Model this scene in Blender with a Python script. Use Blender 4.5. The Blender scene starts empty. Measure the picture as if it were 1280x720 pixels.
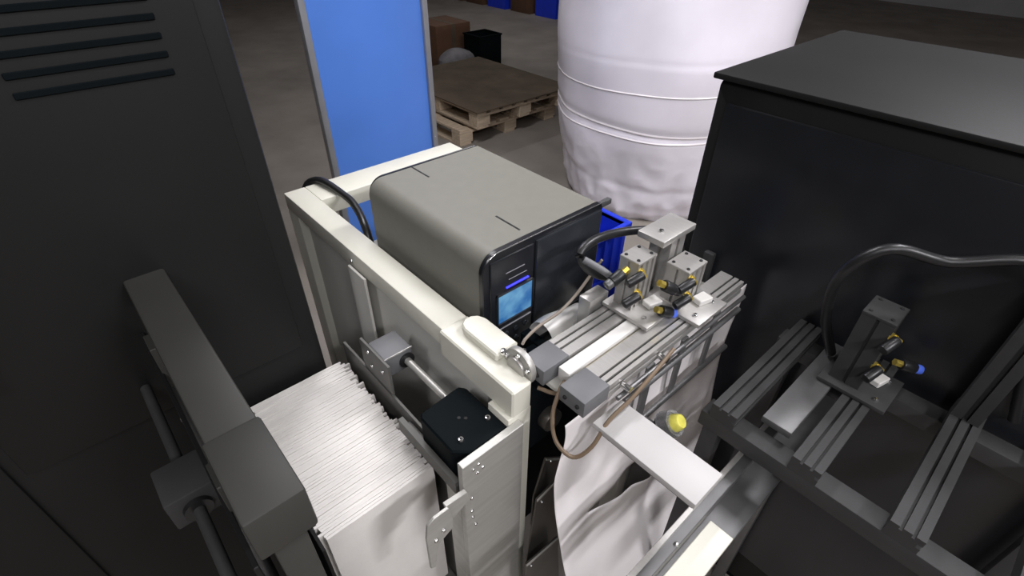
import bpy, bmesh, math, random
from mathutils import Vector, Matrix, noise
random.seed(7)
S = bpy.context.scene
COL = S.collection

# ---------------------------------------------------------------- camera
cam_d = bpy.data.cameras.new('camera'); cam = bpy.data.objects.new('camera', cam_d); COL.objects.link(cam)
f_px, pitch, az, roll = 650.0, math.radians(37.4), math.radians(-42.3), math.radians(0.8)
Fv = Vector((0, math.cos(pitch), -math.sin(pitch))); Rv = Vector((1, 0, 0)); Uv = Vector((0, math.sin(pitch), math.cos(pitch)))
Rv, Uv = math.cos(roll)*Rv + math.sin(roll)*Uv, -math.sin(roll)*Rv + math.cos(roll)*Uv
B = Matrix(((math.cos(az), -math.sin(az), 0), (math.sin(az), math.cos(az), 0), (0, 0, 1)))
Rv, Uv, Fv = B @ Rv, B @ Uv, B @ Fv
cam.matrix_world = Matrix(((Rv.x, Uv.x, -Fv.x, 0), (Rv.y, Uv.y, -Fv.y, 0), (Rv.z, Uv.z, -Fv.z, 1.75), (0, 0, 0, 1)))
cam_d.sensor_fit = 'HORIZONTAL'; cam_d.sensor_width = 36.0; cam_d.lens = 36.0*f_px/1280.0
cam_d.clip_start = 0.01; cam_d.clip_end = 60
S.camera = cam

# ---------------------------------------------------------------- world, exposure
W = bpy.data.worlds.new('world'); S.world = W; W.use_nodes = True
W.node_tree.nodes['Background'].inputs[0].default_value = (0.75, 0.8, 1.0, 1)
W.node_tree.nodes['Background'].inputs[1].default_value = 0.06
vs = S.view_settings
vs.view_transform = 'Standard'; vs.look = 'None'; vs.gamma = 1.0; vs.use_curve_mapping = False
vs.exposure = -0.22

# ---------------------------------------------------------------- ceiling lamps (all but the first added unseen as fill): position, length along X, watts
LAMPS = [((0.75, -0.35, 3.3), 5, 'long fluorescent lamp hanging straight above the machine'),
         ((2.3, -0.10, 3.2), 75, 'added unseen fill lamp hanging between machine and white bale'),
         ((-0.9, -2.1, 3.3), 85, 'added unseen fill lamp hanging behind the viewer'),
         ((1.0, 2.0, 3.4), 58, 'added unseen fill lamp hanging in front of the blue board'),
         ((-2.2, -0.8, 4.2), 70, 'added unseen fill lamp hanging over the hall left of the machine'),
         ((1.6, -3.6, 4.2), 225, 'added unseen fill lamp hanging over the hall well behind the viewer'),
         ((5.2, 6.6, 4.2), 45, 'added unseen fill lamp hanging far back above the stored goods')]

# ---------------------------------------------------------------- materials
MATS = {}
def mat(name, col, rough=0.5, metal=0.0, var=0.08, scale=12.0, bump=0.0, bscale=60.0, spec=0.5, emit=None, estr=0.0, trans=0.0, alpha=1.0, stretch=None):
    m = bpy.data.materials.new(name); m.use_nodes = True
    nt = m.node_tree; b = nt.nodes['Principled BSDF']
    b.inputs['Roughness'].default_value = rough; b.inputs['Metallic'].default_value = metal
    b.inputs['Specular IOR Level'].default_value = spec
    tc = nt.nodes.new('ShaderNodeTexCoord'); src = tc.outputs['Object']
    if stretch:
        mp = nt.nodes.new('ShaderNodeMapping'); mp.inputs['Scale'].default_value = stretch
        nt.links.new(src, mp.inputs['Vector']); src = mp.outputs['Vector']
    n = nt.nodes.new('ShaderNodeTexNoise'); n.inputs['Scale'].default_value = scale; n.inputs['Detail'].default_value = 5
    nt.links.new(src, n.inputs['Vector'])
    r = nt.nodes.new('ShaderNodeValToRGB')
    r.color_ramp.elements[0].position = 0.3; r.color_ramp.elements[1].position = 0.7
    r.color_ramp.elements[0].color = tuple(c*(1-var) for c in col)+(1,)
    r.color_ramp.elements[1].color = tuple(min(1, c*(1+var)) for c in col)+(1,)
    nt.links.new(n.outputs['Fac'], r.inputs['Fac']); nt.links.new(r.outputs['Color'], b.inputs['Base Color'])
    if bump:
        n2 = nt.nodes.new('ShaderNodeTexNoise'); n2.inputs['Scale'].default_value = bscale; n2.inputs['Detail'].default_value = 4
        nt.links.new(src, n2.inputs['Vector'])
        bp = nt.nodes.new('ShaderNodeBump'); bp.inputs['Strength'].default_value = bump; bp.inputs['Distance'].default_value = 0.01
        nt.links.new(n2.outputs['Fac'], bp.inputs['Height']); nt.links.new(bp.outputs['Normal'], b.inputs['Normal'])
    if emit:
        b.inputs['Emission Color'].default_value = emit+(1,); b.inputs['Emission Strength'].default_value = estr
    if trans: b.inputs['Transmission Weight'].default_value = trans
    if alpha < 1: b.inputs['Alpha'].default_value = alpha
    MATS[name] = m; return m
mat('concrete', (0.25, 0.225, 0.195), 0.75, var=0.18, scale=2.2, bump=0.15, bscale=30)
mat('hall_wall', (0.4, 0.4, 0.41), 0.9, var=0.1, scale=1.5)
mat('ceiling_paint', (0.6, 0.6, 0.6), 0.9, scale=2)
mat('printer_grey', (0.185, 0.181, 0.155), 0.55, var=0.03, scale=40, bump=0.04, bscale=600)
mat('printer_black', (0.012, 0.013, 0.016), 0.28, var=0.1, scale=20)
mat('printer_door', (0.022, 0.025, 0.03), 0.22, var=0.1, scale=20)
mat('slot_black', (0.01, 0.01, 0.01), 0.7)
mat('chrome', (0.75, 0.75, 0.75), 0.2, 1.0, var=0.03)
mat('panel_text', (0.25, 0.25, 0.27), 0.4)
mat('cream_paint', (0.68, 0.67, 0.58), 0.45, var=0.04, scale=8, bump=0.02, bscale=200)
mat('grey_paint', (0.66, 0.65, 0.60), 0.5, var=0.05, scale=9)
mat('dark_plate', (0.10, 0.098, 0.09), 0.5, 0.2, var=0.12, scale=9)
mat('steel', (0.46, 0.455, 0.425), 0.45, 0.55, var=0.08, scale=6, bump=0.03, bscale=80, stretch=(1, 1, 14))
mat('aluminium', (0.47, 0.46, 0.44), 0.42, 0.6, var=0.05, scale=25, bump=0.02, bscale=150, stretch=(12, 1, 1))
mat('grey_block', (0.15, 0.152, 0.158), 0.55, 0.2, var=0.05, scale=25)
mat('dark_alu', (0.15, 0.15, 0.15), 0.45, 0.6, var=0.1, scale=25)
mat('dim_gunmetal', (0.04, 0.04, 0.04), 0.65, 0.2, var=0.1, scale=25)  # metal of the outer parts, darkened so their dimness sits in the colour
mat('dark_steel', (0.12, 0.11, 0.098), 0.35, 0.75, var=0.15, scale=14)
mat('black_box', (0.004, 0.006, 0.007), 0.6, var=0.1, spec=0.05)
mat('black_rubber', (0.012, 0.012, 0.013), 0.38, var=0.1)
mat('brass', (0.75, 0.58, 0.12), 0.3, 0.8, var=0.1)
mat('yellow_plastic', (0.62, 0.58, 0.10), 0.4, var=0.25, scale=60)
mat('clear_plastic', (0.75, 0.75, 0.76), 0.2, var=0.03, trans=0.85)
mat('amber_plate', (0.42, 0.36, 0.24), 0.35, var=0.2, scale=18)
mat('white_plastic', (0.68, 0.67, 0.64), 0.45, var=0.03)
mat('plate_white', (0.46, 0.45, 0.44), 0.5, var=0.03)
mat('paper', (0.76, 0.735, 0.70), 0.75, var=0.025, scale=30, bump=0.03, bscale=250)
mat('film', (0.80, 0.765, 0.76), 0.42, var=0.04, scale=10)
mat('wrap', (0.86, 0.825, 0.90), 0.36, var=0.03, scale=5, bump=0.12, bscale=14)
mat('tape', (0.84, 0.80, 0.82), 0.25, var=0.03)
mat('blue_board', (0.085, 0.23, 0.72), 0.42, var=0.05, scale=3)
mat('blue_crate', (0.015, 0.045, 0.62), 0.35, var=0.1)
mat('blue_fitting', (0.08, 0.16, 0.75), 0.35)
mat('grey_trim', (0.30, 0.31, 0.33), 0.4, 0.5)
mat('pallet_wood', (0.50, 0.40, 0.29), 0.8, var=0.2, scale=8, bump=0.2, bscale=40, stretch=(1, 8, 8))
mat('plywood', (0.10, 0.073, 0.047), 0.85, var=0.28, scale=4, bump=0.1, bscale=30)
mat('cardboard', (0.11, 0.055, 0.03), 0.85, var=0.1)
mat('grey_bag', (0.17, 0.165, 0.17), 0.7, var=0.2)
mat('beige_cable', (0.26, 0.22, 0.18), 0.5, var=0.15)
mat('brown_cable', (0.17, 0.12, 0.075), 0.5, var=0.15)
mat('charcoal', (0.008, 0.008, 0.0077), 0.6, spec=0.3, var=0.15, scale=4)  # near-black cabinets: dimness of the outer areas is put into this colour
mat('dim_rail', (0.035, 0.035, 0.031), 0.55, var=0.1, scale=8)  # left beam colour, darkened in place of shade
mat('lamp_housing', (0.6, 0.6, 0.6), 0.5)
mat('lamp_tube', (1, 1, 1), 0.5, emit=(1.0, 0.97, 0.92), estr=6)
mat('led', (0.02, 0.02, 0.3), 0.4, emit=(0.03, 0.03, 1.0), estr=2.5)
def screen_mat():
    m = bpy.data.materials.new('screen'); m.use_nodes = True; nt = m.node_tree; b = nt.nodes['Principled BSDF']
    b.inputs['Base Color'].default_value = (0.01, 0.02, 0.03, 1); b.inputs['Roughness'].default_value = 0.25
    tc = nt.nodes.new('ShaderNodeTexCoord'); n = nt.nodes.new('ShaderNodeTexNoise'); n.inputs['Scale'].default_value = 26; n.inputs['Detail'].default_value = 2
    r = nt.nodes.new('ShaderNodeValToRGB'); e = r.color_ramp.elements
    e[0].position = 0.36; e[0].color = (0.04, 0.20, 0.55, 1); e[1].position = 0.68; e[1].color = (0.22, 0.55, 0.88, 1)
    nt.links.new(tc.outputs['Object'], n.inputs['Vector']); nt.links.new(n.outputs['Fac'], r.inputs['Fac'])
    nt.links.new(r.outputs['Color'], b.inputs['Emission Color']); b.inputs['Emission Strength'].default_value = 0.75
    MATS['screen'] = m
screen_mat()

# ---------------------------------------------------------------- mesh helpers
class MB:
    """collects shapes given in world metres; build() links them as one mesh object"""
    def __init__(self): self.bm = bmesh.new()
    def _merge(self, tb):
        me = bpy.data.meshes.new('tmp'); tb.to_mesh(me); tb.free(); self.bm.from_mesh(me); bpy.data.meshes.remove(me)
    def box(self, x0, x1, y0, y1, z0, z1, bev=0.0, seg=2):
        tb = bmesh.new(); bmesh.ops.create_cube(tb, size=1)
        for v in tb.verts: v.co = Vector(((x0+x1)/2+v.co.x*(x1-x0), (y0+y1)/2+v.co.y*(y1-y0), (z0+z1)/2+v.co.z*(z1-z0)))
        if bev: bmesh.ops.bevel(tb, geom=tb.edges[:], offset=bev, segments=seg, affect='EDGES', profile=0.5)
        self._merge(tb); return self
    def cyl(self, p0, p1, r0, r1=None, n=20, bev=0.0):
        r1 = r0 if r1 is None else r1
        p0, p1 = Vector(p0), Vector(p1); d = p1-p0
        tb = bmesh.new(); bmesh.ops.create_cone(tb, cap_ends=True, segments=n, radius1=r0, radius2=r1, depth=d.length)
        if bev:
            ed = [e for e in tb.edges if len({round(v.co.z, 6) for v in e.verts}) == 1]
            bmesh.ops.bevel(tb, geom=ed, offset=bev, segments=2, affect='EDGES', profile=0.5)
        M = Matrix.Translation((p0+p1)/2) @ d.to_track_quat('Z', 'Y').to_matrix().to_4x4()
        bmesh.ops.transform(tb, matrix=M, verts=tb.verts[:]); self._merge(tb); return self
    def prism(self, poly, axis, a0, a1, bev=0.0):
        """poly in the two other axes (cyclic order x,y,z without axis), extruded from a0 to a1"""
        def mk(p, a):
            return {'x': (a, p[0], p[1]), 'y': (p[0], a, p[1]), 'z': (p[0], p[1], a)}[axis]
        tb = bmesh.new(); A = [tb.verts.new(mk(p, a0)) for p in poly]; Bv = [tb.verts.new(mk(p, a1)) for p in poly]
        tb.faces.new(A); tb.faces.new(Bv[::-1]); n = len(poly)
        for i in range(n): tb.faces.new((A[i], Bv[i], Bv[(i+1) % n], A[(i+1) % n]))
        bmesh.ops.recalc_face_normals(tb, faces=tb.faces[:])
        if bev: bmesh.ops.bevel(tb, geom=tb.edges[:], offset=bev, segments=1, affect='EDGES')
        self._merge(tb); return self
    def tube(self, pts, r, n=10, sub=6):
        P = [Vector(p) for p in pts]; Q = [P[0]*2-P[1]]+P+[P[-1]*2-P[-2]]; path = []
        for i in range(1, len(Q)-2):
            for k in range(sub):
                t = k/sub; a, b, c, d = Q[i-1:i+3]
                path.append(0.5*((2*b)+(c-a)*t+(2*a-5*b+4*c-d)*t*t+(3*b-a-3*c+d)*t**3))
        path.append(P[-1])
        tb = bmesh.new(); rings = []; up = Vector((0.1, 0.2, 1)).normalized()
        for i, p in enumerate(path):
            t = (path[min(i+1, len(path)-1)]-path[max(i-1, 0)]).normalized()
            s = t.cross(up); s = s.normalized() if s.length > 1e-3 else Vector((1, 0, 0)); u = s.cross(t)
            rings.append([tb.verts.new(p+r*(math.cos(2*math.pi*k/n)*s+math.sin(2*math.pi*k/n)*u)) for k in range(n)])
        for a, b in zip(rings, rings[1:]):
            for k in range(n): tb.faces.new((a[k], a[(k+1) % n], b[(k+1) % n], b[k]))
        tb.faces.new(rings[0]); tb.faces.new(rings[-1]); bmesh.ops.recalc_face_normals(tb, faces=tb.faces[:])
        self._merge(tb); return self
    def grid(self, fn, nu, nv, thick=0.0):
        tb = bmesh.new(); V = [[tb.verts.new(fn(i/nu, j/nv)) for j in range(nv+1)] for i in range(nu+1)]
        for i in range(nu):
            for j in range(nv): tb.faces.new((V[i][j], V[i+1][j], V[i+1][j+1], V[i][j+1]))
        if thick:
            bmesh.ops.recalc_face_normals(tb, faces=tb.faces[:])
            bmesh.ops.solidify(tb, geom=tb.faces[:], thickness=thick)
        self._merge(tb); return self
    def build(self, name, m, parent=None, label=None):
        me = bpy.data.meshes.new(name); 
        if parent is not None:
            o0 = parent; off = Vector((0, 0, 0))
            while o0 is not None: off += o0.location; o0 = o0.parent
        else:
            xs = [v.co for v in self.bm.verts]
            off = Vector(((min(v.x for v in xs)+max(v.x for v in xs))/2, (min(v.y for v in xs)+max(v.y for v in xs))/2, min(v.z for v in xs)))
        bmesh.ops.translate(self.bm, vec=-off, verts=self.bm.verts[:])
        self.bm.to_mesh(me); self.bm.free()
        me.polygons.foreach_set('use_smooth', [True]*len(me.polygons)); me.set_sharp_from_angle(angle=0.55)
        me.materials.append(MATS[m])
        o = bpy.data.objects.new(name, me); COL.objects.link(o)
        if parent is not None: o.parent = parent
        else: o.location = off
        if label: o['label'] = label
        return o
def tag(o, label, cat, group=None):
    o['label'] = label; o['category'] = cat
    if group: o['group'] = group
    return o
def thing(name, label, cat, loc, group=None):
    o = bpy.data.objects.new(name, None); COL.objects.link(o); o.location = loc; o.empty_display_size = 0.05
    return tag(o, label, cat, group)
def struct(o): o['kind'] = 'structure'; return o
def dup(root, delta, label, group=None):
    r = root.copy(); COL.objects.link(r); r.location = root.location+Vector(delta); r['label'] = label
    if group: r['group'] = group
    for ch in list(root.children):
        c = ch.copy(); COL.objects.link(c); c.parent = r
        for g in list(ch.children):
            d = g.copy(); COL.objects.link(d); d.parent = c
    return r
def screw_head(p, n, r=0.0035, h=0.003):
    p, n = Vector(p), Vector(n); return MB().cyl(p-n*0.001, p+n*h, r, r*0.8, n=12, bev=0.0006)

# ================================================================ SETTING
struct(MB().box(-9, 14, -9, 14, -0.2, 0.0).build('floor', 'concrete'))
struct(MB().box(-9, 14, 14, 14.2, 0, 5).build('wall_back', 'hall_wall'))
struct(MB().box(14, 14.2, -9, 14, 0, 5).build('wall_right', 'hall_wall'))
struct(MB().box(-9.2, -9, -9, 14, 0, 5).build('wall_left', 'hall_wall'))
struct(MB().box(-9, 14, -9.2, -9, 0, 5).build('wall_front', 'hall_wall'))
struct(MB().box(-9, 14, -9, 14, 5, 5.2).build('ceiling', 'ceiling_paint'))

for i, (p, w, lab) in enumerate(LAMPS):
    x, y, z = p
    t = thing('tube_lamp', lab, 'lamp', (x, y, z))
    MB().prism([(y-0.16, z), (y-0.05, z+0.09), (y+0.05, z+0.09), (y+0.16, z), (y+0.15, z), (y+0.045, z+0.08), (y-0.045, z+0.08), (y-0.15, z)], 'x', x-0.65, x+0.65).build('reflector', 'lamp_housing', t)
    MB().cyl((x-0.6, y, z+0.05), (x+0.6, y, z+0.05), 0.014, n=12).build('tube', 'lamp_tube', t)
    for s in (-1, 1): MB().cyl((x+s*0.5, y, z+0.09), (x+s*0.5, y, 5.0), 0.004, n=8).build('hanger', 'lamp_housing', t)
    ld = bpy.data.lights.new('tube_light', 'AREA'); ld.shape = 'RECTANGLE'; ld.size = 1.2; ld.size_y = 0.26; ld.energy = w; ld.color = (1.0, 0.965, 0.91) if i == 0 else (0.98, 0.96, 1.0)
    lo = bpy.data.objects.new('tube_light', ld); COL.objects.link(lo); lo.parent = t; lo.location = (0, 0, -0.005)

# ================================================================ LABEL PRINTER
PX0, PX1, PY0, PY1, PZ0, PZ1 = 0.456, 0.766, 0.572, 0.975, 0.955, 1.25
pr = thing('label_printer', 'big dark grey label printer with black front and lit blue screen', 'printer', (0.61, 0.77, PZ0))
def rrect(x0, x1, z0, z1, rt, rb, n=8):
    pts = []
    for cx, cz, r, a0 in ((x1-rt, z1-rt, rt, 0), (x0+rt, z1-rt, rt, 90), (x0+rb, z0+rb, rb, 180), (x1-rb, z0+rb, rb, 270)):
        for k in range(n+1):
            a = math.radians(a0+90*k/n); pts.append((cx+r*math.cos(a), cz+r*math.sin(a)))
    return pts
def cover_profile(x0, x1, z0, z1, rl, rr, rb):
    pts = []
    for cx, cz, r, a0 in ((x1-rr, z1-rr, rr, 0), (x0+rl, z1-rl, rl, 90), (x0+rb, z0+rb, rb, 180), (x1-rb, z0+rb, rb, 270)):
        for k in range(11):
            a = math.radians(a0+9*k); pts.append((cx+r*math.cos(a), cz+r*math.sin(a)))
    return pts
cov = MB().prism(cover_profile(PX0, PX1, PZ0+0.012, PZ1, 0.036, 0.008, 0.01), 'y', PY0+0.014, PY1-0.006).build('cover', 'printer_grey', pr)
for (a, b) in ((0.900, 0.968), (0.606, 0.675)):
    MB().box(0.567, 0.5715, a, b, PZ1-0.004, PZ1+0.0006, 0.0005, 1).build('slot', 'slot_black', cov)
MB().prism(cover_profile(PX0+0.004, PX1-0.002, PZ0+0.012, PZ1+0.0012, 0.036, 0.01, 0.01), 'y', PY1-0.006, PY1).build('rear_frame', 'printer_black', pr)
bez = MB().prism(cover_profile(PX0-0.004, PX1+0.003, PZ0+0.008, PZ1+0.0025, 0.038, 0.012, 0.012), 'y', PY0+0.002, PY0+0.014, 0.002).build('front_bezel', 'printer_black', pr)
rim = MB()
pr_pts = cover_profile(PX0-0.001, PX1, PZ0+0.01, PZ1+0.0015, 0.036, 0.01, 0.012)
rim.tube([(x, PY0+0.0015, z) for x, z in pr_pts[3:16]], 0.0011, n=6, sub=2); rim.build('chrome_rim', 'chrome', bez)
# control panel side and door side of the front
MB().box(PX0+0.012, 0.574, PY0-0.002, PY0+0.004, PZ0+0.022, PZ1-0.014, 0.003).build('control_panel', 'printer_black', pr)
door = MB().box(0.5785, PX1-0.004, PY0-0.005, PY0+0.004, PZ0+0.075, PZ1-0.010, 0.004).build('front_door', 'printer_door', pr)
MB().box(0.60, PX1-0.02, PY0-0.007, PY0-0.003, PZ0+0.078, PZ0+0.082, 0.001, 1).build('door_lip', 'printer_black', door)
MB().box(0.5785, PX1-0.004, PY0-0.004, PY0+0.004, PZ0+0.02, PZ0+0.071, 0.003).build('label_outlet', 'slot_black', pr)
scr = MB().box(0.483, 0.569, PY0-0.005, PY0-0.001, 1.092, 1.158, 0.0018).build('screen', 'screen', pr, 'glowing light blue screen')
fr = MB()
for a in ((0.479, 0.573, 1.0885, 1.092), (0.479, 0.573, 1.158, 1.162), (0.479, 0.483, 1.0885, 1.162), (0.569, 0.573, 1.0885, 1.162)):
    fr.box(a[0], a[1], PY0-0.0065, PY0-0.001, a[2], a[3], 0.0008, 1)
fr.build('screen_frame', 'printer_black', scr)
MB().box(0.503, 0.560, PY0-0.005, PY0-0.001, 1.1675, 1.1708, 0.0008, 1).build('indicator_bar', 'led', pr, 'thin glowing blue light bar')
MB().box(0.503, 0.549, PY0-0.0032, PY0-0.001, 1.2005, 1.2018).build('badge_line', 'panel_text', pr)
MB().box(0.510, 0.555, PY0-0.0032, PY0-0.001, 1.1845, 1.1852).build('badge_line', 'panel_text', pr)
MB().box(0.485, 0.570, PY0-0.0035, PY0-0.001, 1.0735, 1.0755).build('button_divider', 'panel_text', pr)
for bx_, bz in ((0.505, 1.055), (0.530, 1.055), (0.555, 1.055), (0.530, 1.030)):
    MB().cyl((bx_, PY0-0.001, bz), (bx_, PY0-0.0045, bz), 0.0065, n=16, bev=0.001).build('button', 'printer_door', pr)
MB().box(PX1-0.006, 0.805, 0.580, 0.592, 1.233, 1.245, 0.002).build('side_latch', 'dark_alu', pr)
for fx in (0.48, 0.74):
    for fy in (0.61, 0.94): MB().cyl((fx, fy, PZ0-0.001), (fx, fy, PZ0+0.014), 0.013, n=14).build('foot', 'black_rubber', pr)

# ================================================================ MACHINE FRAME
fm = thing('machine_frame', 'cream painted steel machine frame with long side beam beside printer', 'machine frame', (0.405, 0.45, 0))
MB().box(0.377, 0.434, 0.60, 1.30, 1.075, 1.12, 0.003).build('side_beam', 'cream_paint', fm)
MB().prism([(0.371, 0.402), (0.413, 0.402), (0.413, 0.455), (0.436, 0.465), (0.436, 0.602), (0.371, 0.602)], 'z', 1.060, 1.121, 0.003).build('beam_sleeve', 'cream_paint', fm)
MB().prism([(0.397, 0.472), (0.446, 0.472), (0.446, 0.560), (0.440, 0.574), (0.428, 0.582), (0.414, 0.582), (0.402, 0.574), (0.397, 0.560)], 'z', 1.121, 1.137, 0.003).build('beam_pad', 'cream_paint', fm)
MB().box(0.362, 0.413, 0.402, 0.455, 0.0, 1.062, 0.002).build('post', 'cream_paint', fm)
MB().box(0.377, 0.434, 1.235, 1.30, 0.0, 1.075, 0.003).build('post', 'cream_paint', fm)
MB().box(0.86, 0.91, 1.235, 1.30, 0.0, 1.075, 0.003).build('post', 'cream_paint', fm)
MB().box(0.434, 0.91, 1.20, 1.30, 1.075, 1.12, 0.003).build('cross_beam', 'cream_paint', fm)
MB().box(0.398, 0.404, 0.50, 1.235, 0.62, 1.062, 0.001, 1).build('side_panel', 'grey_paint', fm)
MB().box(0.365, 0.371, 0.872, 0.945, 0.62, 1.085, 0.001, 1).build('hanger_strip', 'grey_paint', fm)
screw_head((0.376, 0.945, 1.092), (-1, 0, 0), 0.006).build('screw', 'chrome', fm)
MB().box(0.438, 0.80, 0.50, 1.20, 0.925, 0.950, 0.002).build('printer_shelf', 'grey_paint', fm)
MB().box(0.80, 0.84, 0.42, 1.30, 0.88, 0.925, 0.003).build('shelf_beam', 'grey_paint', fm)
MB().box(0.81, 0.86, 0.42, 0.47, 0.0, 0.88, 0.003).build('post', 'grey_paint', fm)
MB().box(0.352, 0.377, 0.62, 1.235, 0.30, 0.34, 0.003).build('lower_rail', 'cream_paint', fm)

# dark side plate between the paper and the beam
sp = thing('side_plate', 'dark grey steel plate along the right side of paper stack', 'plate', (0.28, 0.7, 0.5))
MB().box(0.276, 0.282, 0.405, 0.835, 0.42, 0.985, 0.001, 1).build('plate', 'dark_plate', sp)
MB().prism([(0.252, 0.964), (0.2755, 0.964), (0.2755, 0.972), (0.2615, 0.972), (0.2615, 0.996), (0.252, 0.996)], 'y', 0.405, 0.575).build('guide_rail', 'dark_plate', sp)
MB().box(0.2785, 0.2845, 0.640, 0.745, 0.980, 1.058, 0.001, 1).build('clamp_mount', 'dark_plate', sp)
for q in ((0.2785, 0.712, 1.046), (0.2785, 0.706, 1.012), (0.2785, 0.662, 1.030)):
    screw_head(q, (-1, 0, 0), 0.0045).build('screw', 'chrome', sp)
MB().box(0.284, 0.360, 0.46, 0.83, 0.40, 0.42).build('foot_plate', 'dark_plate', sp)

# clamp block with guide rod
cb = thing('clamp_block', 'grey metal clamp block gripping the steel rod', 'clamp', (0.316, 0.70, 1.0))
MB().box(0.287, 0.347, 0.668, 0.730, 1.000, 1.050, 0.003).build('body', 'grey_block', cb)
MB().cyl((0.333, 0.672, 1.022), (0.333, 0.664, 1.022), 0.0165, n=24, bev=0.001).build('bushing', 'black_rubber', cb)
MB().box(0.286, 0.348, 0.6665, 0.668, 1.047, 1.0505).build('edge_strip', 'aluminium', cb)
tag(MB().cyl((0.333, 0.525, 1.022), (0.333, 0.669, 1.022), 0.0075, n=20).build('guide_rod', 'steel'), 'thin polished steel rod running from clamp block to black box', 'rod')

# black box with screws
bb = thing('actuator_box', 'black box with two screws behind the steel bracket', 'box', (0.31, 0.465, 0.97))
MB().prism([(0.288, 0.403), (0.362, 0.403), (0.362, 0.516), (0.353, 0.527), (0.270, 0.521), (0.263, 0.512), (0.263, 0.425)], 'z', 0.986, 1.049, 0.003).build('body', 'black_box', bb)
for q in ((0.287, 0.432), (0.347, 0.437)):
    s_ = MB().cyl((q[0], q[1], 1.048), (q[0], q[1], 1.054), 0.0062, 0.0048, n=16, bev=0.001).build('screw', 'chrome', bb)
    MB().cyl((q[0], q[1], 1.0535), (q[0], q[1], 1.0545), 0.0024, n=6).build('socket', 'slot_black', s_)
for q in ((0.312, 0.470), (0.320, 0.462)): MB().cyl((q[0], q[1], 1.0485), (q[0], q[1], 1.0497), 0.003, n=12).build('dimple', 'slot_black', bb)

# steel bracket
br = thing('mounting_bracket', 'tall brushed steel bracket plate in front of the cream post', 'bracket', (0.32, 0.395, 0.3))
MB().box(0.256, 0.384, 0.388, 0.4015, 0.30, 1.052, 0.0012, 1).build('front_plate', 'steel', br)
MB().box(0.256, 0.263, 0.4015, 0.44, 0.30, 0.968, 0.001, 1).build('side_flange', 'steel', br)
for x, z in ((0.276, 1.030), (0.287, 1.034), (0.284, 1.014), (0.295, 1.018), (0.269, 0.918), (0.270, 0.898), (0.275, 0.868), (0.27, 0.955)):
    screw_head((x, 0.388, z), (0, -1, 0), 0.0034, 0.002).build('screw', 'chrome', br)

hk = thing('hook_clip', 'bent steel hook clip holding the front of paper stack', 'clip', (0.22, 0.378, 0.87))
HK = [(0.178, 0.999), (0.190, 1.006), (0.217, 1.005), (0.223, 0.962), (0.221, 0.943), (0.194, 0.929), (0.188, 0.910), (0.181, 0.868), (0.172, 0.874), (0.173, 0.967)]
MB().prism(HK, 'y', 0.374, 0.379, 0.0008).build('hook_plate', 'steel', hk)
MB().prism([(0.215, 1.005), (0.256, 0.999), (0.262, 0.976), (0.222, 0.955)], 'y', 0.379, 0.388, 0.0008).build('arm', 'steel', hk)
for q in ((0.203, 0.957), (0.188, 0.945)): screw_head((q[0], 0.374, q[1]), (0, -1, 0), 0.0042).build('screw', 'chrome', hk)

# paper stack: upright sheets one behind another, on a tray
tr = thing('paper_tray', 'grey tray under the upright paper stack', 'tray', (0.1, 0.65, 0.5))
MB().box(0.055, 0.272, 0.47, 0.832, 0.515, 0.535, 0.002).build('base_plate', 'dark_plate', tr)
for lx in (0.075, 0.25):
    for ly in (0.49, 0.81): MB().box(lx-0.012, lx+0.012, ly-0.012, ly+0.012, 0, 0.515, 0.002).build('leg', 'dark_plate', tr)
def sheet_mesh(w, jag):
    rnd = random.Random(jag)
    h = 0.41
    poly = [(-w/2, 0), (w/2, 0), (w/2, h*0.5), (w/2, h*0.93), (w/2-0.002*rnd.random(), h)]
    n = 6
    for k in range(n): poly.append((w/2-(k+1)*w/(n+1), h+rnd.uniform(-0.001, 0.001)))
    poly.append((-w/2, h)); m = MB().prism(poly, 'y', -0.0024, 0.0024)
    me = bpy.data.meshes.new('paper_sheet'); m.bm.to_mesh(me); m.bm.free(); me.materials.append(MATS['paper']); return me
SH = [sheet_mesh(0.200, k) for k in range(6)]
NS = 62
for i in range(NS):
    o = bpy.data.objects.new('paper_sheet', SH[i % 6]); COL.objects.link(o)
    y = 0.4885+i*0.0055
    jx = 0.0 if i == 0 else random.uniform(-0.007, 0.004)+0.0025*((i*3) % 5-2)
    o.location = (0.1615+jx, y, 0.5352+(0 if i == 0 else random.uniform(0, 0.002)))
    o.rotation_euler = (0, 0, 0 if i == 0 else random.uniform(-0.004, 0.004))
    if i == 0: tag(o, 'frontmost white paper sheet of the stack, its whole face showing', 'paper sheet', 'sheets in the paper stack')
    else: tag(o, 'white paper sheet packed upright behind the front sheet', 'paper sheet', 'sheets in the paper stack')

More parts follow.
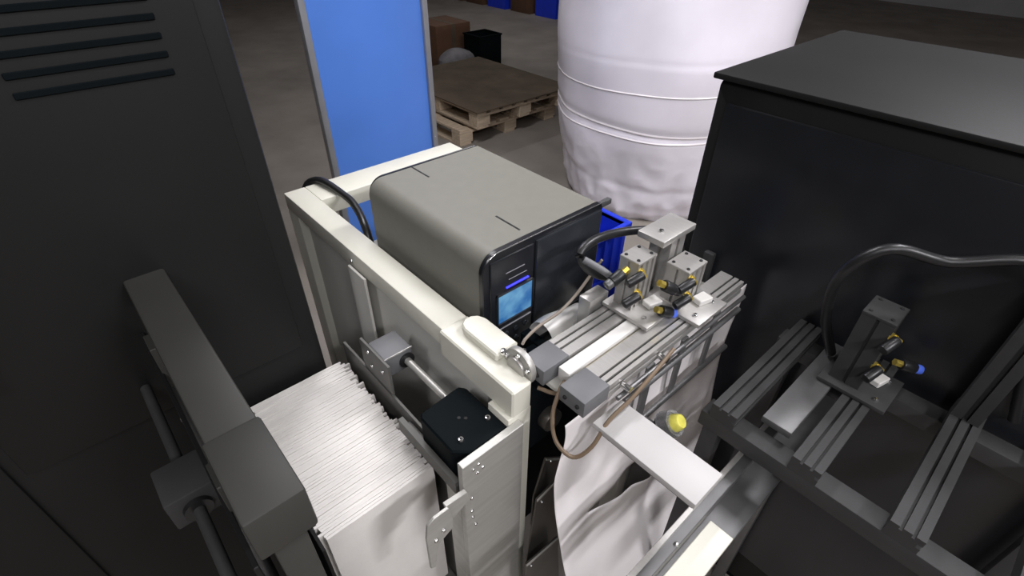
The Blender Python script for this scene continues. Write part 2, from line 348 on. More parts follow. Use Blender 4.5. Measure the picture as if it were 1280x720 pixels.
# ================================================================ RAILS WITH BLOCKS
def rail_profile(y0, y1, z0, z1, gs):
    g = 0.0035; d = 0.006
    top = [(y0, z1)]
    for c in gs: top += [(c-g/1.6, z1), (c-g/1.6, z1-d), (c+g/1.6, z1-d), (c+g/1.6, z1)]
    top += [(y1, z1)]
    zc = (z0+z1)/2
    return top + [(y1, z0), (y0, z0), (y0, zc-g), (y0+d, zc-g), (y0+d, zc+g), (y0, zc+g)]
def slide_rail(label, y0, y1, gs, x1):
    t = thing('slide_rail', label, 'rail', (0.6, (y0+y1)/2, 1.1))
    MB().box(0.427, 0.486, y0-0.001, y1+0.001, 1.108, 1.141, 0.0015).build('end_block', 'grey_block', t)
    MB().prism(rail_profile(y0, y1, 1.110, 1.138, gs), 'x', 0.486, x1).build('extrusion', 'aluminium', t)
    for k in range(len(gs)):
        c = gs[k]; MB().box(0.4865, x1-0.001, c-0.0020, c+0.0020, 1.1325, 1.1332).build('slot_strip', 'slot_black', t)
    for yy in (y0+0.012, y1-0.012): screw_head((0.427, yy, 1.124), (-1, 0, 0), 0.004).build('screw', 'slot_black', t)
    return t
slide_rail('aluminium slide rail with grey end block nearest the printer', 0.392, 0.439, (0.413, 0.427), 0.90)
slide_rail('aluminium slide rail with grey end block nearest the white plate', 0.305, 0.355, (0.314, 0.327), 0.90)
tag(MB().box(0.455, 0.70, 0.362, 0.386, 1.112, 1.139, 0.002).build('guide_strip', 'white_plastic'), 'white plastic strip lying between the two aluminium slide rails', 'strip')
tag(MB().box(0.470, 0.68, 0.3555, 0.3615, 1.108, 1.130, 0.001, 1).build('guide_plate', 'amber_plate'), 'narrow amber plastic plate beside the white guide strip', 'plate')
MB().box(0.440, 0.88, 0.31, 0.435, 1.098, 1.1078, 0.001, 1).build('rail_base', 'grey_paint', fm)
rs = thing('rail_support', 'grey upright supporting far end of the slide rails', 'support', (0.86, 0.37, 0))
MB().box(0.845, 0.875, 0.33, 0.415, 0.0, 1.098, 0.003).build('column', 'dark_alu', rs); MB().box(0.80, 0.92, 0.28, 0.46, 0.0, 0.012, 0.002).build('foot', 'dark_alu', rs)

# flange on the beam end
fl = thing('bearing_flange', 'round metal flange with screws on the end of cream beam', 'flange', (0.412, 0.43, 1.09))
MB().cyl((0.4135, 0.438, 1.126), (0.4255, 0.438, 1.126), 0.034, n=32, bev=0.002).build('disc', 'steel', fl)
MB().cyl((0.407, 0.438, 1.126), (0.4135, 0.438, 1.126), 0.020, n=28, bev=0.002).build('hub', 'aluminium', fl)
for a in (20, 95, 160, 235, 310):
    q = (0.4135, 0.438+0.0265*math.cos(math.radians(a)), 1.126+0.0265*math.sin(math.radians(a)))
    screw_head(q, (-1, 0, 0), 0.0045, 0.005).build('screw', 'chrome', fl)
for q in ((0.41, 0.47, 1.137), (0.435, 0.448, 1.137)): screw_head(q, (0, 0, 1), 0.006, 0.007).build('screw', 'chrome', fl)

# white plate sticking out towards the viewer
wp = thing('outfeed_plate', 'flat white plate reaching forward from the slide rails', 'plate', (0.488, 0.2, 1.06))
MB().box(0.452, 0.524, 0.115, 0.302, 1.068, 1.080, 0.0015).build('plate', 'plate_white', wp)
MB().box(0.462, 0.514, 0.12, 0.29, 1.052, 1.068, 0.001, 1).build('stiffener', 'dark_alu', wp)
for y in (0.286, 0.262): MB().cyl((0.498, y-0.006, 1.045), (0.498, y-0.006, 1.052), 0.006, n=10).build('bolt', 'chrome', wp)

# lattice of rods below rail
lt = thing('rod_lattice', 'grey metal lattice of rods and uprights under the near slide rail', 'lattice', (0.6, 0.3, 0.95))
for (z, x0) in ((1.072, 0.530), (0.968, 0.595)):
    MB().cyl((x0, 0.298, z), (0.90, 0.298, z), 0.006, n=12).build('rod', 'dark_alu', lt)
for x0, w in ((0.585, 0.022), (0.690, 0.018), (0.80, 0.018)):
    MB().box(x0, x0+w, 0.299, 0.3045, 0.955, 1.112, 0.001, 1).build('upright', 'dark_alu', lt)
MB().cyl((0.50, 0.2955, 1.106), (0.90, 0.2955, 1.106), 0.0042, n=10).build('rod', 'dark_alu', lt)
for x in (0.52, 0.62): MB().cyl((x, 0.286, 1.118), (x, 0.305, 1.118), 0.006, n=12).build('bolt', 'chrome', lt)

yk = thing('yellow_knob', 'yellow green plastic knob with black base at the paper film', 'knob', (0.62, 0.245, 0.98))
MB().cyl((0.612, 0.262, 0.972), (0.618, 0.245, 0.992), 0.020, n=20, bev=0.002).build('base', 'black_rubber', yk)
MB().cyl((0.618, 0.245, 0.992), (0.622, 0.232, 1.008), 0.018, 0.013, n=12, bev=0.003).build('cap', 'yellow_plastic', yk)
MB().cyl((0.614, 0.256, 0.979), (0.619, 0.242, 0.996), 0.026, 0.024, n=24).build('clear_collar', 'clear_plastic', yk)
MB().cyl((0.610, 0.268, 0.966), (0.609, 0.299, 0.966), 0.006, n=10).build('stem', 'dark_alu', yk)

# ================================================================ PNEUMATIC CYLINDERS
def tube_fitting(parent, p, d, m='brass', n='fitting', r=0.008, L=0.02):
    p, d = Vector(p), Vector(d).normalized()
    a = MB().cyl(p, p+d*L*0.5, r, n=6).cyl(p+d*L*0.5, p+d*L, r*0.8, n=14).build(n, m, parent)
    return p+d*L
def pneu_cylinder(label, x, y, z0, h, w=0.050, d=0.040, alu='aluminium', base='aluminium'):
    t = thing('air_cylinder', label, 'air cylinder', (x, y, z0))
    x0, x1, y0, y1 = x-w/2, x+w/2, y-d/2, y+d/2
    MB().box(x0-0.018, x1+0.022, y0-0.05, y1+0.012, z0, z0+0.008, 0.0015).build('base_plate', base, t)
    prof = []
    g, dp = 0.005, 0.005
    for c in (-0.35, 0.0, 0.35):
        cx = x+c*w*0.9
        prof += [(cx-g/2-0.001, y0), (cx-g/2-0.001, y0+dp), (cx+g/2+0.001, y0+dp), (cx+g/2+0.001, y0)]
    prof = [(x0, y0)]+prof+[(x1, y0), (x1, y-g/2), (x1-dp, y-g/2), (x1-dp, y+g/2), (x1, y+g/2), (x1, y1), (x0, y1), (x0, y+g/2), (x0+dp, y+g/2), (x0+dp, y-g/2), (x0, y-g/2)]
    MB().prism(prof, 'z', z0+0.008, z0+h-0.006).build('body', alu, t)
    top = MB().box(x0-0.001, x1+0.001, y0-0.001, y1+0.001, z0+h-0.006, z0+h, 0.001, 1).build('top_plate', alu, t)
    for sx in (-1, 1):
        for sy in (-1, 1): screw_head((x+sx*w*0.36, y+sy*d*0.33, z0+h), (0, 0, 1), 0.0035, 0.002).build('screw', 'slot_black', top)
    for zz in (0.83, 0.42):
        e = tube_fitting(t, (x0+0.008, y0+0.002, z0+h*zz), (-0.55, -0.8, 0.1), L=0.020, r=0.0075)
        MB().cyl(e+Vector((0.004, 0.004, 0)), e+Vector((-0.026, 0.012, -0.010)), 0.0085, n=16, bev=0.002).build('elbow', 'black_rubber', t)
    for sx in (-1, 1): screw_head((x+sx*w*0.5, y0-0.03, z0+0.008), (0, 0, 1), 0.005, 0.004).build('screw', 'chrome', t)
    MB().prism([(x+0.0, y0-0.022), (x+0.030, y0-0.030), (x+0.034, y0-0.006), (x+0.004, y0-0.002)], 'z', z0+0.008, z0+0.020, 0.0015).build('corner_bracket', 'white_plastic', t)
    return t
pneu_cylinder('aluminium air cylinder with brass fittings beside black hose', 0.671, 0.411, 1.141, 0.110)
pneu_cylinder('lower aluminium air cylinder beside the extruded post', 0.752, 0.360, 1.139, 0.086, 0.056, 0.046)
# loose fittings group: speed controllers on second cylinder
def speed_valve(label, p, d, tipm):
    p, d = Vector(p), Vector(d).normalized()
    t = thing('speed_valve', label, 'valve', p)
    MB().cyl(p, p+d*0.026, 0.0105, n=18, bev=0.002).build('body', 'black_rubber', t)
    MB().cyl(p-d*0.012, p+d*0.002, 0.0065, n=6).build('thread', 'brass', t)
    MB().cyl(p+d*0.025, p+d*0.038, 0.0085, n=16, bev=0.002).build('collar', tipm, t)
    return t
speed_valve('black air valve with brass thread above the blue tipped one', (0.672, 0.352, 1.216), (0.7, -0.4, -0.5), 'black_rubber')
speed_valve('black air valve with bright blue tip', (0.668, 0.345, 1.166), (0.8, -0.3, -0.45), 'blue_fitting')
speed_valve('black air valve beside the printer door and blue crate', (0.622, 0.405, 1.236), (-0.75, 0.1, -0.3), 'dark_alu')
ps = thing('extrusion_post', 'upright aluminium extrusion post with flat top plate', 'post', (0.765, 0.41, 1.1))
def ext_post(x0, x1, y0, y1, z0, z1, name, m, par):
    xc, yc, g, d = (x0+x1)/2, (y0+y1)/2, 0.004, 0.008
    MB().prism([(x0, y0), (xc-g, y0), (xc-g, y0+d), (xc+g, y0+d), (xc+g, y0), (x1, y0), (x1, yc-g), (x1-d, yc-g), (x1-d, yc+g), (x1, yc+g), (x1, y1), (x0, y1), (x0, yc+g), (x0+d, yc+g), (x0+d, yc-g), (x0, yc-g)], 'z', z0, z1).build(name, m, par)
ext_post(0.742, 0.786, 0.392, 0.436, 1.138, 1.262, 'post', 'aluminium', ps)
MB().box(0.700, 0.800, 0.384, 0.440, 1.262, 1.274, 0.0015).build('top_plate', 'aluminium', ps)
screw_head((0.728, 0.41, 1.274), (0, 0, 1), 0.005, 0.004).build('screw', 'chrome', ps)

tag(MB().tube([(0.700, 0.470, 1.150), (0.640, 0.480, 1.188), (0.602, 0.486, 1.238), (0.640, 0.490, 1.252), (0.715, 0.490, 1.240), (0.790, 0.468, 1.226), (0.850, 0.445, 1.20), (0.875, 0.43, 1.13)], 0.0085, n=14).build('air_hose', 'black_rubber'), 'thick black hose arching past the front of the printer', 'hose')
tag(MB().tube([(0.598, 0.472, 1.240), (0.615, 0.442, 1.225), (0.632, 0.418, 1.205)], 0.0065, n=12).build('sensor_lead', 'grey_block'), 'grey sensor arm running from black hose down to air cylinder', 'sensor')
tag(MB().tube([(0.648, 0.470, 1.218), (0.640, 0.478, 1.196), (0.600, 0.480, 1.160), (0.556, 0.480, 1.140), (0.500, 0.478, 1.138), (0.462, 0.470, 1.138), (0.44, 0.455, 1.150)], 0.0028, n=8).build('signal_cable', 'beige_cable'), 'thin beige cable from the air cylinder to the beam flange', 'cable')
tag(MB().tube([(0.424, 0.40, 1.100), (0.440, 0.372, 1.098), (0.452, 0.368, 1.120), (0.436, 0.362, 1.118), (0.412, 0.352, 1.085), (0.400, 0.330, 1.050), (0.410, 0.300, 1.030), (0.435, 0.285, 1.050), (0.470, 0.285, 1.085), (0.520, 0.283, 1.100), (0.575, 0.284, 1.118), (0.64, 0.290, 1.130)], 0.0035, n=8).build('looped_cable', 'brown_cable'), 'brown cable hanging in a loop below the two grey end blocks', 'cable')
tag(MB().tube([(0.455, 1.00, 1.045), (0.462, 1.03, 1.10), (0.480, 1.10, 1.118), (0.486, 1.17, 1.126), (0.47, 1.30, 1.128), (0.44, 1.345, 1.05), (0.43, 1.35, 0.7), (0.45, 1.36, 0.02)], 0.0095, n=12).build('power_cable', 'black_rubber'), 'thick black power cable behind the printer at cream beam', 'cable')

# label paper and small parts in front of the printer
lb = thing('label_loop', 'bulging white label strip coming out of the printer front', 'label', (0.6, 0.52, 0.99))
def loop_fn(u, v):
    a = math.radians(-40+u*230)
    return Vector((0.535+0.115*v, 0.502+0.036*math.cos(a)*(1+0.12*math.sin(v*3)), 1.050+0.050*math.sin(a)+0.008*math.sin(v*4+1)))
MB().grid(loop_fn, 24, 8, 0.0008).build('strip', 'white_plastic', lb)
MB().cyl((0.52, 0.503, 1.050), (0.665, 0.503, 1.050), 0.018, n=20).build('core', 'slot_black', lb)
pm = thing('feed_bracket', 'small black bracket under the white label strip', 'bracket', (0.52, 0.48, 0.95))
MB().box(0.505, 0.527, 0.462, 0.53, 0.951, 1.085, 0.002).build('arm', 'black_box', pm); MB().box(0.498, 0.56, 0.455, 0.475, 1.078, 1.092, 0.002).build('lip', 'grey_paint', pm)
ub = thing('aluminium_block', 'bright aluminium block between printer front and air cylinder', 'block', (0.655, 0.48, 1.05))
MB().box(0.600, 0.652, 0.447, 0.475, 1.09, 1.158, 0.002).build('body', 'aluminium', ub); MB().box(0.594, 0.72, 0.447, 0.480, 1.072, 1.09, 0.002).build('foot', 'aluminium', ub)
MB().box(0.66, 0.70, 0.447, 0.480, 0.951, 1.072, 0.002).build('stem', 'aluminium', ub)

# added black block standing in for shade under the rails; steel blades
mt = thing('gap_filler', 'added black block standing in for shade behind the brown cable loop', 'shade filler', (0.45, 0.45, 0.9))
MB().box(0.412, 0.50, 0.405, 0.49, 0.93, 1.092, 0.006).build('body', 'black_box', mt); MB().cyl((0.455, 0.405, 1.0), (0.455, 0.385, 1.0), 0.022, n=20, bev=0.002).build('filler_boss', 'dark_steel', mt)
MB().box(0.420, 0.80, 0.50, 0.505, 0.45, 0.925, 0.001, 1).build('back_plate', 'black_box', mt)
ch = thing('sheet_chute', 'three overlapping dark steel blades between cream post and white film', 'chute', (0.43, 0.37, 0.38))
for lab, poly, y in (('bluish dark steel blade', [(0.440, 0.908), (0.490, 0.862), (0.492, 0.70), (0.412, 0.70), (0.414, 0.805)], 0.385),
                     ('brownish steel blade', [(0.407, 0.822), (0.472, 0.836), (0.475, 0.751), (0.467, 0.560), (0.387, 0.585), (0.400, 0.742)], 0.370),
                     ('lowest brown steel blade', [(0.367, 0.648), (0.461, 0.640), (0.490, 0.38), (0.377, 0.38)], 0.350)):
    bl_ = MB().prism(poly, 'y', y-0.002, y+0.002, 0.0006).build('blade', 'dark_steel', ch, lab)
    MB().prism([poly[0], poly[1], (poly[1][0], poly[1][1]-0.006), (poly[0][0], poly[0][1]-0.006)], 'y', y-0.0042, y-0.002).build('edge', 'steel', bl_)
    screw_head((poly[0][0]+0.014, y-0.002, poly[0][1]-0.022), (0, -1, 0), 0.003).build('screw', 'chrome', bl_)
MB().box(0.412, 0.50, 0.372, 0.384, 0.36, 0.70, 0.001, 1).build('backing_strip', 'dark_steel', ch)

# white film web: one sheet with a slit
def film():
    tb = MB()
    X1 = 0.56
    def left(z):
        ks = ((1.16, 0.398), (1.054, 0.412), (0.949, 0.395), (0.80, 0.400), (0.67, 0.408), (0.30, 0.41))
        for (za, xa), (zb, xb) in zip(ks, ks[1:]):
            if z >= zb:
                t = min(1, (za-z)/(za-zb)); t = t*t*(3-2*t); return xa+(xb-xa)*t
        return 0.41
    def zs(x): return 0.762-0.12*(x-0.485)
    def gap(x):
        if x < 0.485 or x > 0.73: return 0.0
        t = (x-0.485)/0.19 if x < 0.675 else max(0, (0.73-x)/0.055)
        return 0.040*t
    def wr(x, z):
        p = Vector((x*8, z*5, 1.3)); return 0.014*noise.noise(p)+0.006*noise.noise(p*2.7)
    def up(u, v):
        zt = 1.090; x = left(zt+(0.77-zt)*v)+u*X1; zb = zs(x)+gap(x)*0.7; z = zt+(zb-zt)*v
        y = 0.322-0.020*v*v+wr(x, z)*v+gap(x)*0.3*v*v
        return Vector((x, y, z))
    def lo(u, v):
        x = left(0.77-0.4*v)+u*X1; zt = zs(x)-gap(x)*0.3; zb = 0.20; z = zt+(zb-zt)*v
        k = 0.16+0.22*u
        y = 0.302+wr(x, z)*(1-v)**5-0.12*min(v, k)-0.16*max(0, v-k)-gap(x)*0.6*max(0, 1-v*5)
        return Vector((x, y, z))
    tb.grid(up, 90, 40); tb.grid(lo, 90, 50)
    bmesh.ops.remove_doubles(tb.bm, verts=tb.bm.verts[:], dist=0.0015)
    bmesh.ops.recalc_face_normals(tb.bm, faces=tb.bm.faces[:])
    return tb
o = film().build('film_web', 'film'); sm = o.modifiers.new('thickness', 'SOLIDIFY'); sm.thickness = 0.0008
tag(o, 'creased white film sheet hanging below the slide rails', 'film')

er = thing('edge_rail', 'narrow steel rail in front of the white film sheet', 'rail', (0.6, 0.13, 0.0))
MB().box(0.335, 1.0, 0.118, 0.142, 0.925, 0.948, 0.001, 1).build('rail', 'dark_alu', er)
MB().box(0.335, 1.0, 0.134, 0.143, 0.948, 0.953, 0.001, 1).build('bright_edge', 'aluminium', er)
MB().box(0.335, 0.56, 0.070, 0.112, 0.905, 0.914, 0.001, 1).build('paper_ledge', 'cream_paint', er)
MB().box(0.335, 1.0, 0.070, 0.130, 0.896, 0.905, 0.001, 1).build('web_plate', 'dark_alu', er)
screw_head((0.462, 0.122, 0.948), (0, 0, 1), 0.004, 0.003).build('screw', 'chrome', er)
for x in (0.345, 0.98): MB().box(x, x+0.03, 0.10, 0.13, 0.0, 0.896, 0.002).build('leg', 'dark_alu', er)

# ================================================================ BEHIND THE MACHINE
# blue crates beside the printer
def crate(label, x0, x1, y0, y1, z0, z1, group=None, t=0.006, m='blue_crate', detail=True):
    c = thing('plastic_crate', label, 'crate', ((x0+x1)/2, (y0+y1)/2, z0), group)
    b = MB(); b.box(x0, x1, y0, y1, z0, z0+t, 0.001, 1)
    for a in ((x0, x0+t, y0, y1), (x1-t, x1, y0, y1), (x0+t, x1-t, y0, y0+t), (x0+t, x1-t, y1-t, y1)): b.box(a[0], a[1], a[2], a[3], z0+t, z1)
    b.build('shell', m, c)
    r = MB(); e = 0.010
    for a in ((x0-e, x0+t, y0-e, y1+e), (x1-t, x1+e, y0-e, y1+e), (x0+t, x1-t, y0-e, y0+t), (x0+t, x1-t, y1-t, y1+e)): r.box(a[0], a[1], a[2], a[3], z1-0.012, z1+0.004, 0.002, 1)
    r.build('rim', m, c)
    if detail:
        n = 5
        for k in range(n):
            yy = y0+(k+0.5)*(y1-y0)/n; MB().box(x0-0.006, x0, yy-0.004, yy+0.004, z0+0.005, z1-0.012).build('rib', m, c)
            xx = x0+(k+0.5)*(x1-x0)/n; MB().box(xx-0.004, xx+0.004, y0-0.006, y0, z0+0.005, z1-0.012).build('rib', m, c)
    return c
cs = thing('crate_stand', 'low grey stand under the blue crates beside the machine', 'stand', (1.1, 0.78, 0))
MB().box(0.90, 1.16, 0.71, 0.95, 0.66, 0.68, 0.002).build('top', 'dark_plate', cs)
for x in (0.92, 1.14):
    for y in (0.73, 0.93): MB().box(x-0.015, x+0.015, y-0.015, y+0.015, 0, 0.66, 0.002).build('leg', 'dark_plate', cs)
crate('lower bright blue plastic crate stacked beside the printer', 0.92, 1.115, 0.735, 0.90, 0.68, 0.84)
crate('upper bright blue plastic crate stacked beside the printer', 0.922, 1.113, 0.737, 0.898, 0.845, 1.0)

# blue board in grey frame
bp = thing('blue_board', 'large upright blue board with grey metal edge behind the printer', 'board', (1.27, 2.4, 0))
def board_fn(u, v): return Vector((0.985+0.590*u, 2.40-0.045*math.sin(math.pi*min(1, u*1.0))+0.03*u*u, 0.03+1.95*v))
MB().grid(board_fn, 24, 4, 0.006).build('panel', 'blue_board', bp)
MB().box(1.574, 1.604, 2.405, 2.445, 0.0, 2.0, 0.003).build('edge_post', 'grey_trim', bp)
MB().box(0.955, 0.986, 2.385, 2.425, 0.0, 2.0, 0.003).build('edge_post', 'grey_trim', bp)
MB().box(0.986, 1.574, 2.385, 2.425, 1.97, 2.0, 0.003).build('top_rail', 'grey_trim', bp)
MB().box(0.986, 1.574, 2.385, 2.425, 0.0, 0.03, 0.003).build('bottom_rail', 'grey_trim', bp)
screw_head((1.588, 2.405, 0.64), (0, -1, 0), 0.007).build('screw', 'chrome', bp)
for x in (0.97, 1.589): MB().box(x-0.02, x+0.02, 2.30, 2.55, 0.0, 0.03, 0.003).build('foot', 'grey_trim', bp)

# wrapped bale
bl = thing('wrapped_bale', 'tall round bale wrapped in white plastic film', 'bale', (3.15, 2.0, 0))
def bale_r(z):
    ks = ((0, 0.56), (0.06, 0.60), (0.2, 0.622), (0.5, 0.668), (1.0, 0.715), (1.5, 0.72), (1.62, 0.66), (1.70, 0.45), (1.73, 0.0))
    for (a, ra), (b, rb) in zip(ks, ks[1:]):
        if z <= b: return ra+(rb-ra)*(z-a)/(b-a)
    return 0
def creases(a, z):
    r = 0
    for (zz, tilt, ph, amp, wd) in ((0.655, 0.035, 0.4, 0.008, 0.03), (0.58, -0.03, 1.6, 0.005, 0.016), (1.02, 0.02, 2.6, 0.002, 0.015), (0.30, 0.06, 0.9, 0.006, 0.03)):
        d = (z-(zz+tilt*math.sin(a+ph)))/wd; r -= amp*math.exp(-d*d)
    q = Vector((math.cos(a)*2.2, math.sin(a)*2.2, z*2.6))
    low = max(0, 1-z/0.7)
    r += 0.020*noise.noise(q)+0.022*low*noise.noise(q*1.9+Vector((4, 1, 2)))-0.028*low*abs(noise.noise(q*2.6+Vector((1, 7, 2))))
    return r
def bale_fn(u, v):
    a = 2*math.pi*u; z = 1.73*v; r = bale_r(z); r = r+creases(a, z)*min(1, r*3)
    return Vector((3.15+r*math.cos(a), 2.0+r*math.sin(a), z))
b_ = MB().grid(bale_fn, 180, 130); bmesh.ops.remove_doubles(b_.bm, verts=b_.bm.verts[:], dist=0.0005); bmesh.ops.recalc_face_normals(b_.bm, faces=b_.bm.faces[:])
b_.build('wrapping', 'wrap', bl)
for (zz, tilt, ph, w) in ((0.645, 0.03, 0.4, 0.010), (0.600, 0.022, 0.9, 0.007), (0.86, 0.02, 2.2, 0.006)):
    def band_fn(u, v, zz=zz, tilt=tilt, ph=ph, w=w):
        a = 2*math.pi*u; z = zz+tilt*math.sin(a+ph)+(v-0.5)*2*w; r = bale_r(z)+creases(a, z)+0.0045-0.004*abs(2*v-1)
        return Vector((3.15+r*math.cos(a), 2.0+r*math.sin(a), z))
    MB().grid(band_fn, 160, 4).build('wrap_fold', 'tape', bl)

# pallets
def pallet(label, x0, y0, z0, w, d, ply):
    t = thing('wooden_pallet', label, 'pallet', (x0+w/2, y0+d/2, z0))
    for i in range(3):
        xs = x0+i*(w-0.14)/2
        for j in range(3):
            ys = y0+j*(d-0.12)/2; MB().box(xs, xs+0.14, ys, ys+0.12, z0+0.02, z0+0.10, 0.004, 1).build('block', 'pallet_wood', t)
        MB().box(xs, xs+0.12, y0, y0+d, z0, z0+0.02, 0.002, 1).build('bottom_board', 'pallet_wood', t)
    for j in range(3):
        ys = y0+j*(d-0.12)/2; MB().box(x0, x0+w, ys, ys+0.12, z0+0.10, z0+0.12, 0.002, 1).build('stringer', 'pallet_wood', t)
    n = 8
    for k in range(n):
        xs = x0+k*(w-0.10)/(n-1); MB().box(xs, xs+0.10, y0, y0+d, z0+0.12, z0+0.14, 0.002, 1).build('deck_board', 'pallet_wood', t)
    return t
pallet('lower wooden pallet on the floor under the brown board', 2.53, 3.46, 0.0, 1.15, 1.10, False)
pallet('upper wooden pallet carrying the flat brown board', 2.66, 3.38, 0.14, 1.10, 1.20, True)
pw = MB().grid(lambda u, v: Vector((2.64+1.16*u, 3.355+1.42*v, 0.2905+0.006*noise.noise(Vector((u*4, v*4, 3)))*math.sin(math.pi*u)+0.004)), 14, 14, 0.009).build('plywood_sheet', 'plywood')
tag(pw, 'dirty brown plywood sheet lying on the upper pallet', 'plywood')
# goods behind
cbx = thing('cardboard_box', 'brown cardboard box behind the pallets near the blue board', 'box', (4.0, 5.6, 0))
MB().box(3.72, 4.22, 5.45, 5.95, 0, 0.50, 0.004).build('carton', 'cardboard', cbx); MB().box(3.94, 4.0, 5.448, 5.952, 0.10, 0.502).build('packing_tape', 'plywood', cbx)
crate('black open tote box beside the brown cardboard box', 4.02, 4.34, 5.02, 5.32, 0.0, 0.42, t=0.012, m='black_box', detail=False)
gb = MB().grid(lambda u, v: Vector((3.72+0.22*math.sin(math.pi*v)*math.cos(2*math.pi*u)*(1+0.25*noise.noise(Vector((u*6, v*6, 0)))), 5.08+0.19*math.sin(math.pi*v)*math.sin(2*math.pi*u), 0.17-0.168*math.cos(math.pi*v)*(1+0.0*u))), 28, 16).build('sack', 'grey_bag')
tag(gb, 'slumped grey sack behind the brown plywood sheet', 'sack')
# far row of stored goods
for i in range(7):
    y = 5.6+i*0.62; x = 7.2-0.03*i
    if i in (1, 2, 4): crate(['', 'far blue crate beside the orange brown carton', 'far blue crate in the middle of stored row', '', 'far blue crate towards the left of stored row'][i], x, x+0.5, y, y+0.5, 0.0, 0.42, 'stored goods along the far side', t=0.012, detail=False)
    else:
        t = thing('stored_carton', ['orange brown far carton nearest the bale', '', '', 'far carton between two blue crates', '', 'far carton left of the blue crates', 'leftmost far carton of stored row'][i], 'carton', (x+0.25, y+0.25, 0), 'stored goods along the far side')
        MB().box(x, x+0.5, y, y+0.5, 0, 0.55, 0.004).build('carton', 'cardboard', t); MB().box(x+0.22, x+0.28, y-0.002, y+0.502, 0.2, 0.552).build('packing_tape', 'plywood', t)

# ================================================================ MACHINE CONTINUES TO THE LEFT, DIMNESS PUT INTO ITS DARK COLOURS
fc = thing('feeder_cabinet', 'tall charcoal machine cabinet behind the paper stack', 'cabinet', (-0.2, 1.1, 0))
MB().box(-0.75, 0.236, 0.845, 1.35, 0.05, 1.95, 0.012).build('body', 'charcoal', fc)
MB().box(-0.70, -0.26, 0.838, 0.846, 0.60, 1.88, 0.004).build('door', 'charcoal', fc)
d2 = MB().box(-0.245, 0.20, 0.838, 0.846, 1.02, 1.88, 0.004).build('door', 'charcoal', fc)
MB().box(-0.225, -0.205, 0.822, 0.838, 1.20, 1.36, 0.004).build('handle', 'dark_alu', d2)
for k in range(6): MB().box(-0.02, 0.15, 0.8355, 0.8385, 1.55+k*0.022, 1.558+k*0.022, 0.001, 1).build('vent_slat', 'black_box', d2)
MB().box(-0.73, 0.22, 0.86, 1.33, 0, 0.05).build('plinth', 'black_box', fc)
gr = thing('guide_beam', 'dark grey beam above the left side of paper stack', 'beam', (0.0, 0.55, 0))
MB().box(-0.015, 0.040, 0.40, 0.845, 1.232, 1.285, 0.004).build('beam', 'dim_rail', gr)
MB().box(-0.018, 0.043, 0.34, 0.46, 1.222, 1.288, 0.004).build('sleeve', 'dim_rail', gr)
MB().box(-0.005, 0.030, 0.345, 0.38, 0.0, 1.225, 0.003).build('post', 'dim_rail', gr)
MB().box(-0.028, -0.022, 0.36, 0.845, 0.50, 1.19, 0.001, 1).build('guard_plate', 'charcoal', gr)
for y in (0.44, 0.72): MB().box(-0.024, -0.002, y, y+0.04, 1.16, 1.236, 0.001, 1).build('tie', 'dim_rail', gr)
MB().box(0.046, 0.052, 0.46, 0.835, 0.50, 0.97, 0.001, 1).build('inner_plate', 'charcoal', gr)
MB().box(-0.022, 0.046, 0.46, 0.50, 0.56, 0.60, 0.001, 1).build('tie', 'dim_rail', gr)
c2 = thing('clamp_block', 'dark grey clamp block on the guard plate at far left', 'clamp', (-0.06, 0.6, 1.05))
MB().box(-0.090, -0.028, 0.56, 0.63, 1.06, 1.115, 0.003).build('body', 'dim_gunmetal', c2); MB().cyl((-0.058, 0.562, 1.085), (-0.058, 0.552, 1.085), 0.018, n=24).build('bushing', 'black_rubber', c2)
for q in ((-0.028, 0.67, 1.14), (-0.028, 0.70, 1.11), (-0.028, 0.53, 1.13)): screw_head(q, (-1, 0, 0), 0.005).build('screw', 'chrome', c2)
tag(MB().cyl((-0.058, 0.36, 1.085), (-0.058, 0.84, 1.085), 0.008, n=16).build('guide_rod', 'dim_gunmetal'), 'dark steel rod through the far left clamp block', 'rod')

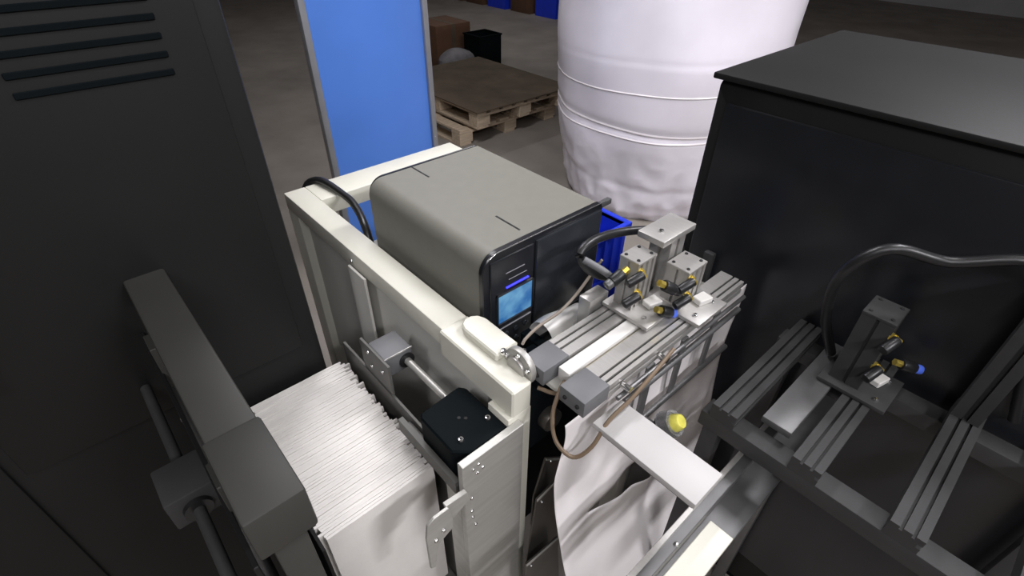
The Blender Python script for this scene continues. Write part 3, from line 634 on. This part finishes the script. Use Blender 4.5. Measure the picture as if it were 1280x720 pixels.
# ================================================================ MACHINE CONTINUES TO THE RIGHT, ITS DIMNESS ALSO PUT INTO THE COLOURS
cc = thing('control_cabinet', 'black control cabinet standing right of the slide rails', 'cabinet', (1.3, 0.15, 0))
MB().box(1.02, 1.62, -0.35, 0.52, 0.06, 1.46, 0.012).build('body', 'charcoal', cc)
dd = MB().box(1.012, 1.021, -0.32, 0.49, 0.20, 1.42, 0.004).build('door', 'printer_black', cc)
MB().box(0.996, 1.012, 0.42, 0.445, 0.95, 1.10, 0.004).build('handle', 'dim_gunmetal', dd)
MB().box(1.01, 1.63, -0.36, 0.53, 1.46, 1.472, 0.003).build('top_panel', 'charcoal', cc)
MB().box(1.05, 1.60, -0.32, 0.50, 0, 0.06).build('plinth', 'black_box', cc)
cv = thing('outfeed_bed', 'dark aluminium outfeed bed in front of the black cabinet', 'bed', (0.85, 0.0, 0))
for k, y in enumerate((0.16, 0.02, -0.12, -0.26)):
    MB().prism(rail_profile(y, y+0.045, 1.02, 1.05, (y+0.014, y+0.030)), 'x', 0.66, 1.00).build('extrusion', 'dim_gunmetal', cv)
MB().box(0.66, 0.70, -0.30, 0.22, 0.985, 1.02, 0.002).build('cross_beam', 'dim_gunmetal', cv); MB().box(0.95, 0.99, -0.30, 0.22, 0.985, 1.02, 0.002).build('cross_beam', 'dim_gunmetal', cv)
for y in (-0.29, 0.18):
    MB().box(0.955, 0.985, y, y+0.03, 0, 0.985, 0.002).build('leg', 'dim_gunmetal', cv); MB().box(0.665, 0.695, y, y+0.03, 0, 0.985, 0.002).build('leg', 'dim_gunmetal', cv)
MB().box(0.70, 0.98, 0.085, 0.135, 1.035, 1.049, 0.002).build('guide_strip', 'dark_alu', cv)
pneu_cylinder('dark air cylinder on the outfeed bed before black cabinet', 0.90, 0.075, 1.0505, 0.16, 0.06, 0.05, 'dim_gunmetal', 'dim_gunmetal')
p2 = thing('extrusion_post', 'dark extrusion post on the outfeed bed at far right', 'post', (0.96, -0.08, 1.05))
ext_post(0.945, 0.985, -0.115, -0.075, 1.05, 1.30, 'post', 'dim_gunmetal', p2); MB().box(0.90, 0.995, -0.12, -0.07, 1.30, 1.312, 0.002).build('top_plate', 'dim_gunmetal', p2)
tag(MB().tube([(0.93, 0.12, 1.06), (0.90, 0.15, 1.15), (0.86, 0.15, 1.26), (0.88, 0.11, 1.32), (0.93, 0.04, 1.31), (0.97, -0.05, 1.335), (1.0, -0.09, 1.24), (0.995, -0.15, 1.06)], 0.009, n=12).build('air_hose', 'black_rubber'), 'black hose arching over the dark air cylinder on outfeed bed', 'hose')
speed_valve('black air valve with blue tip on the dark outfeed cylinder', (0.94, 0.02, 1.10), (0.5, -0.6, -0.2), 'blue_fitting')
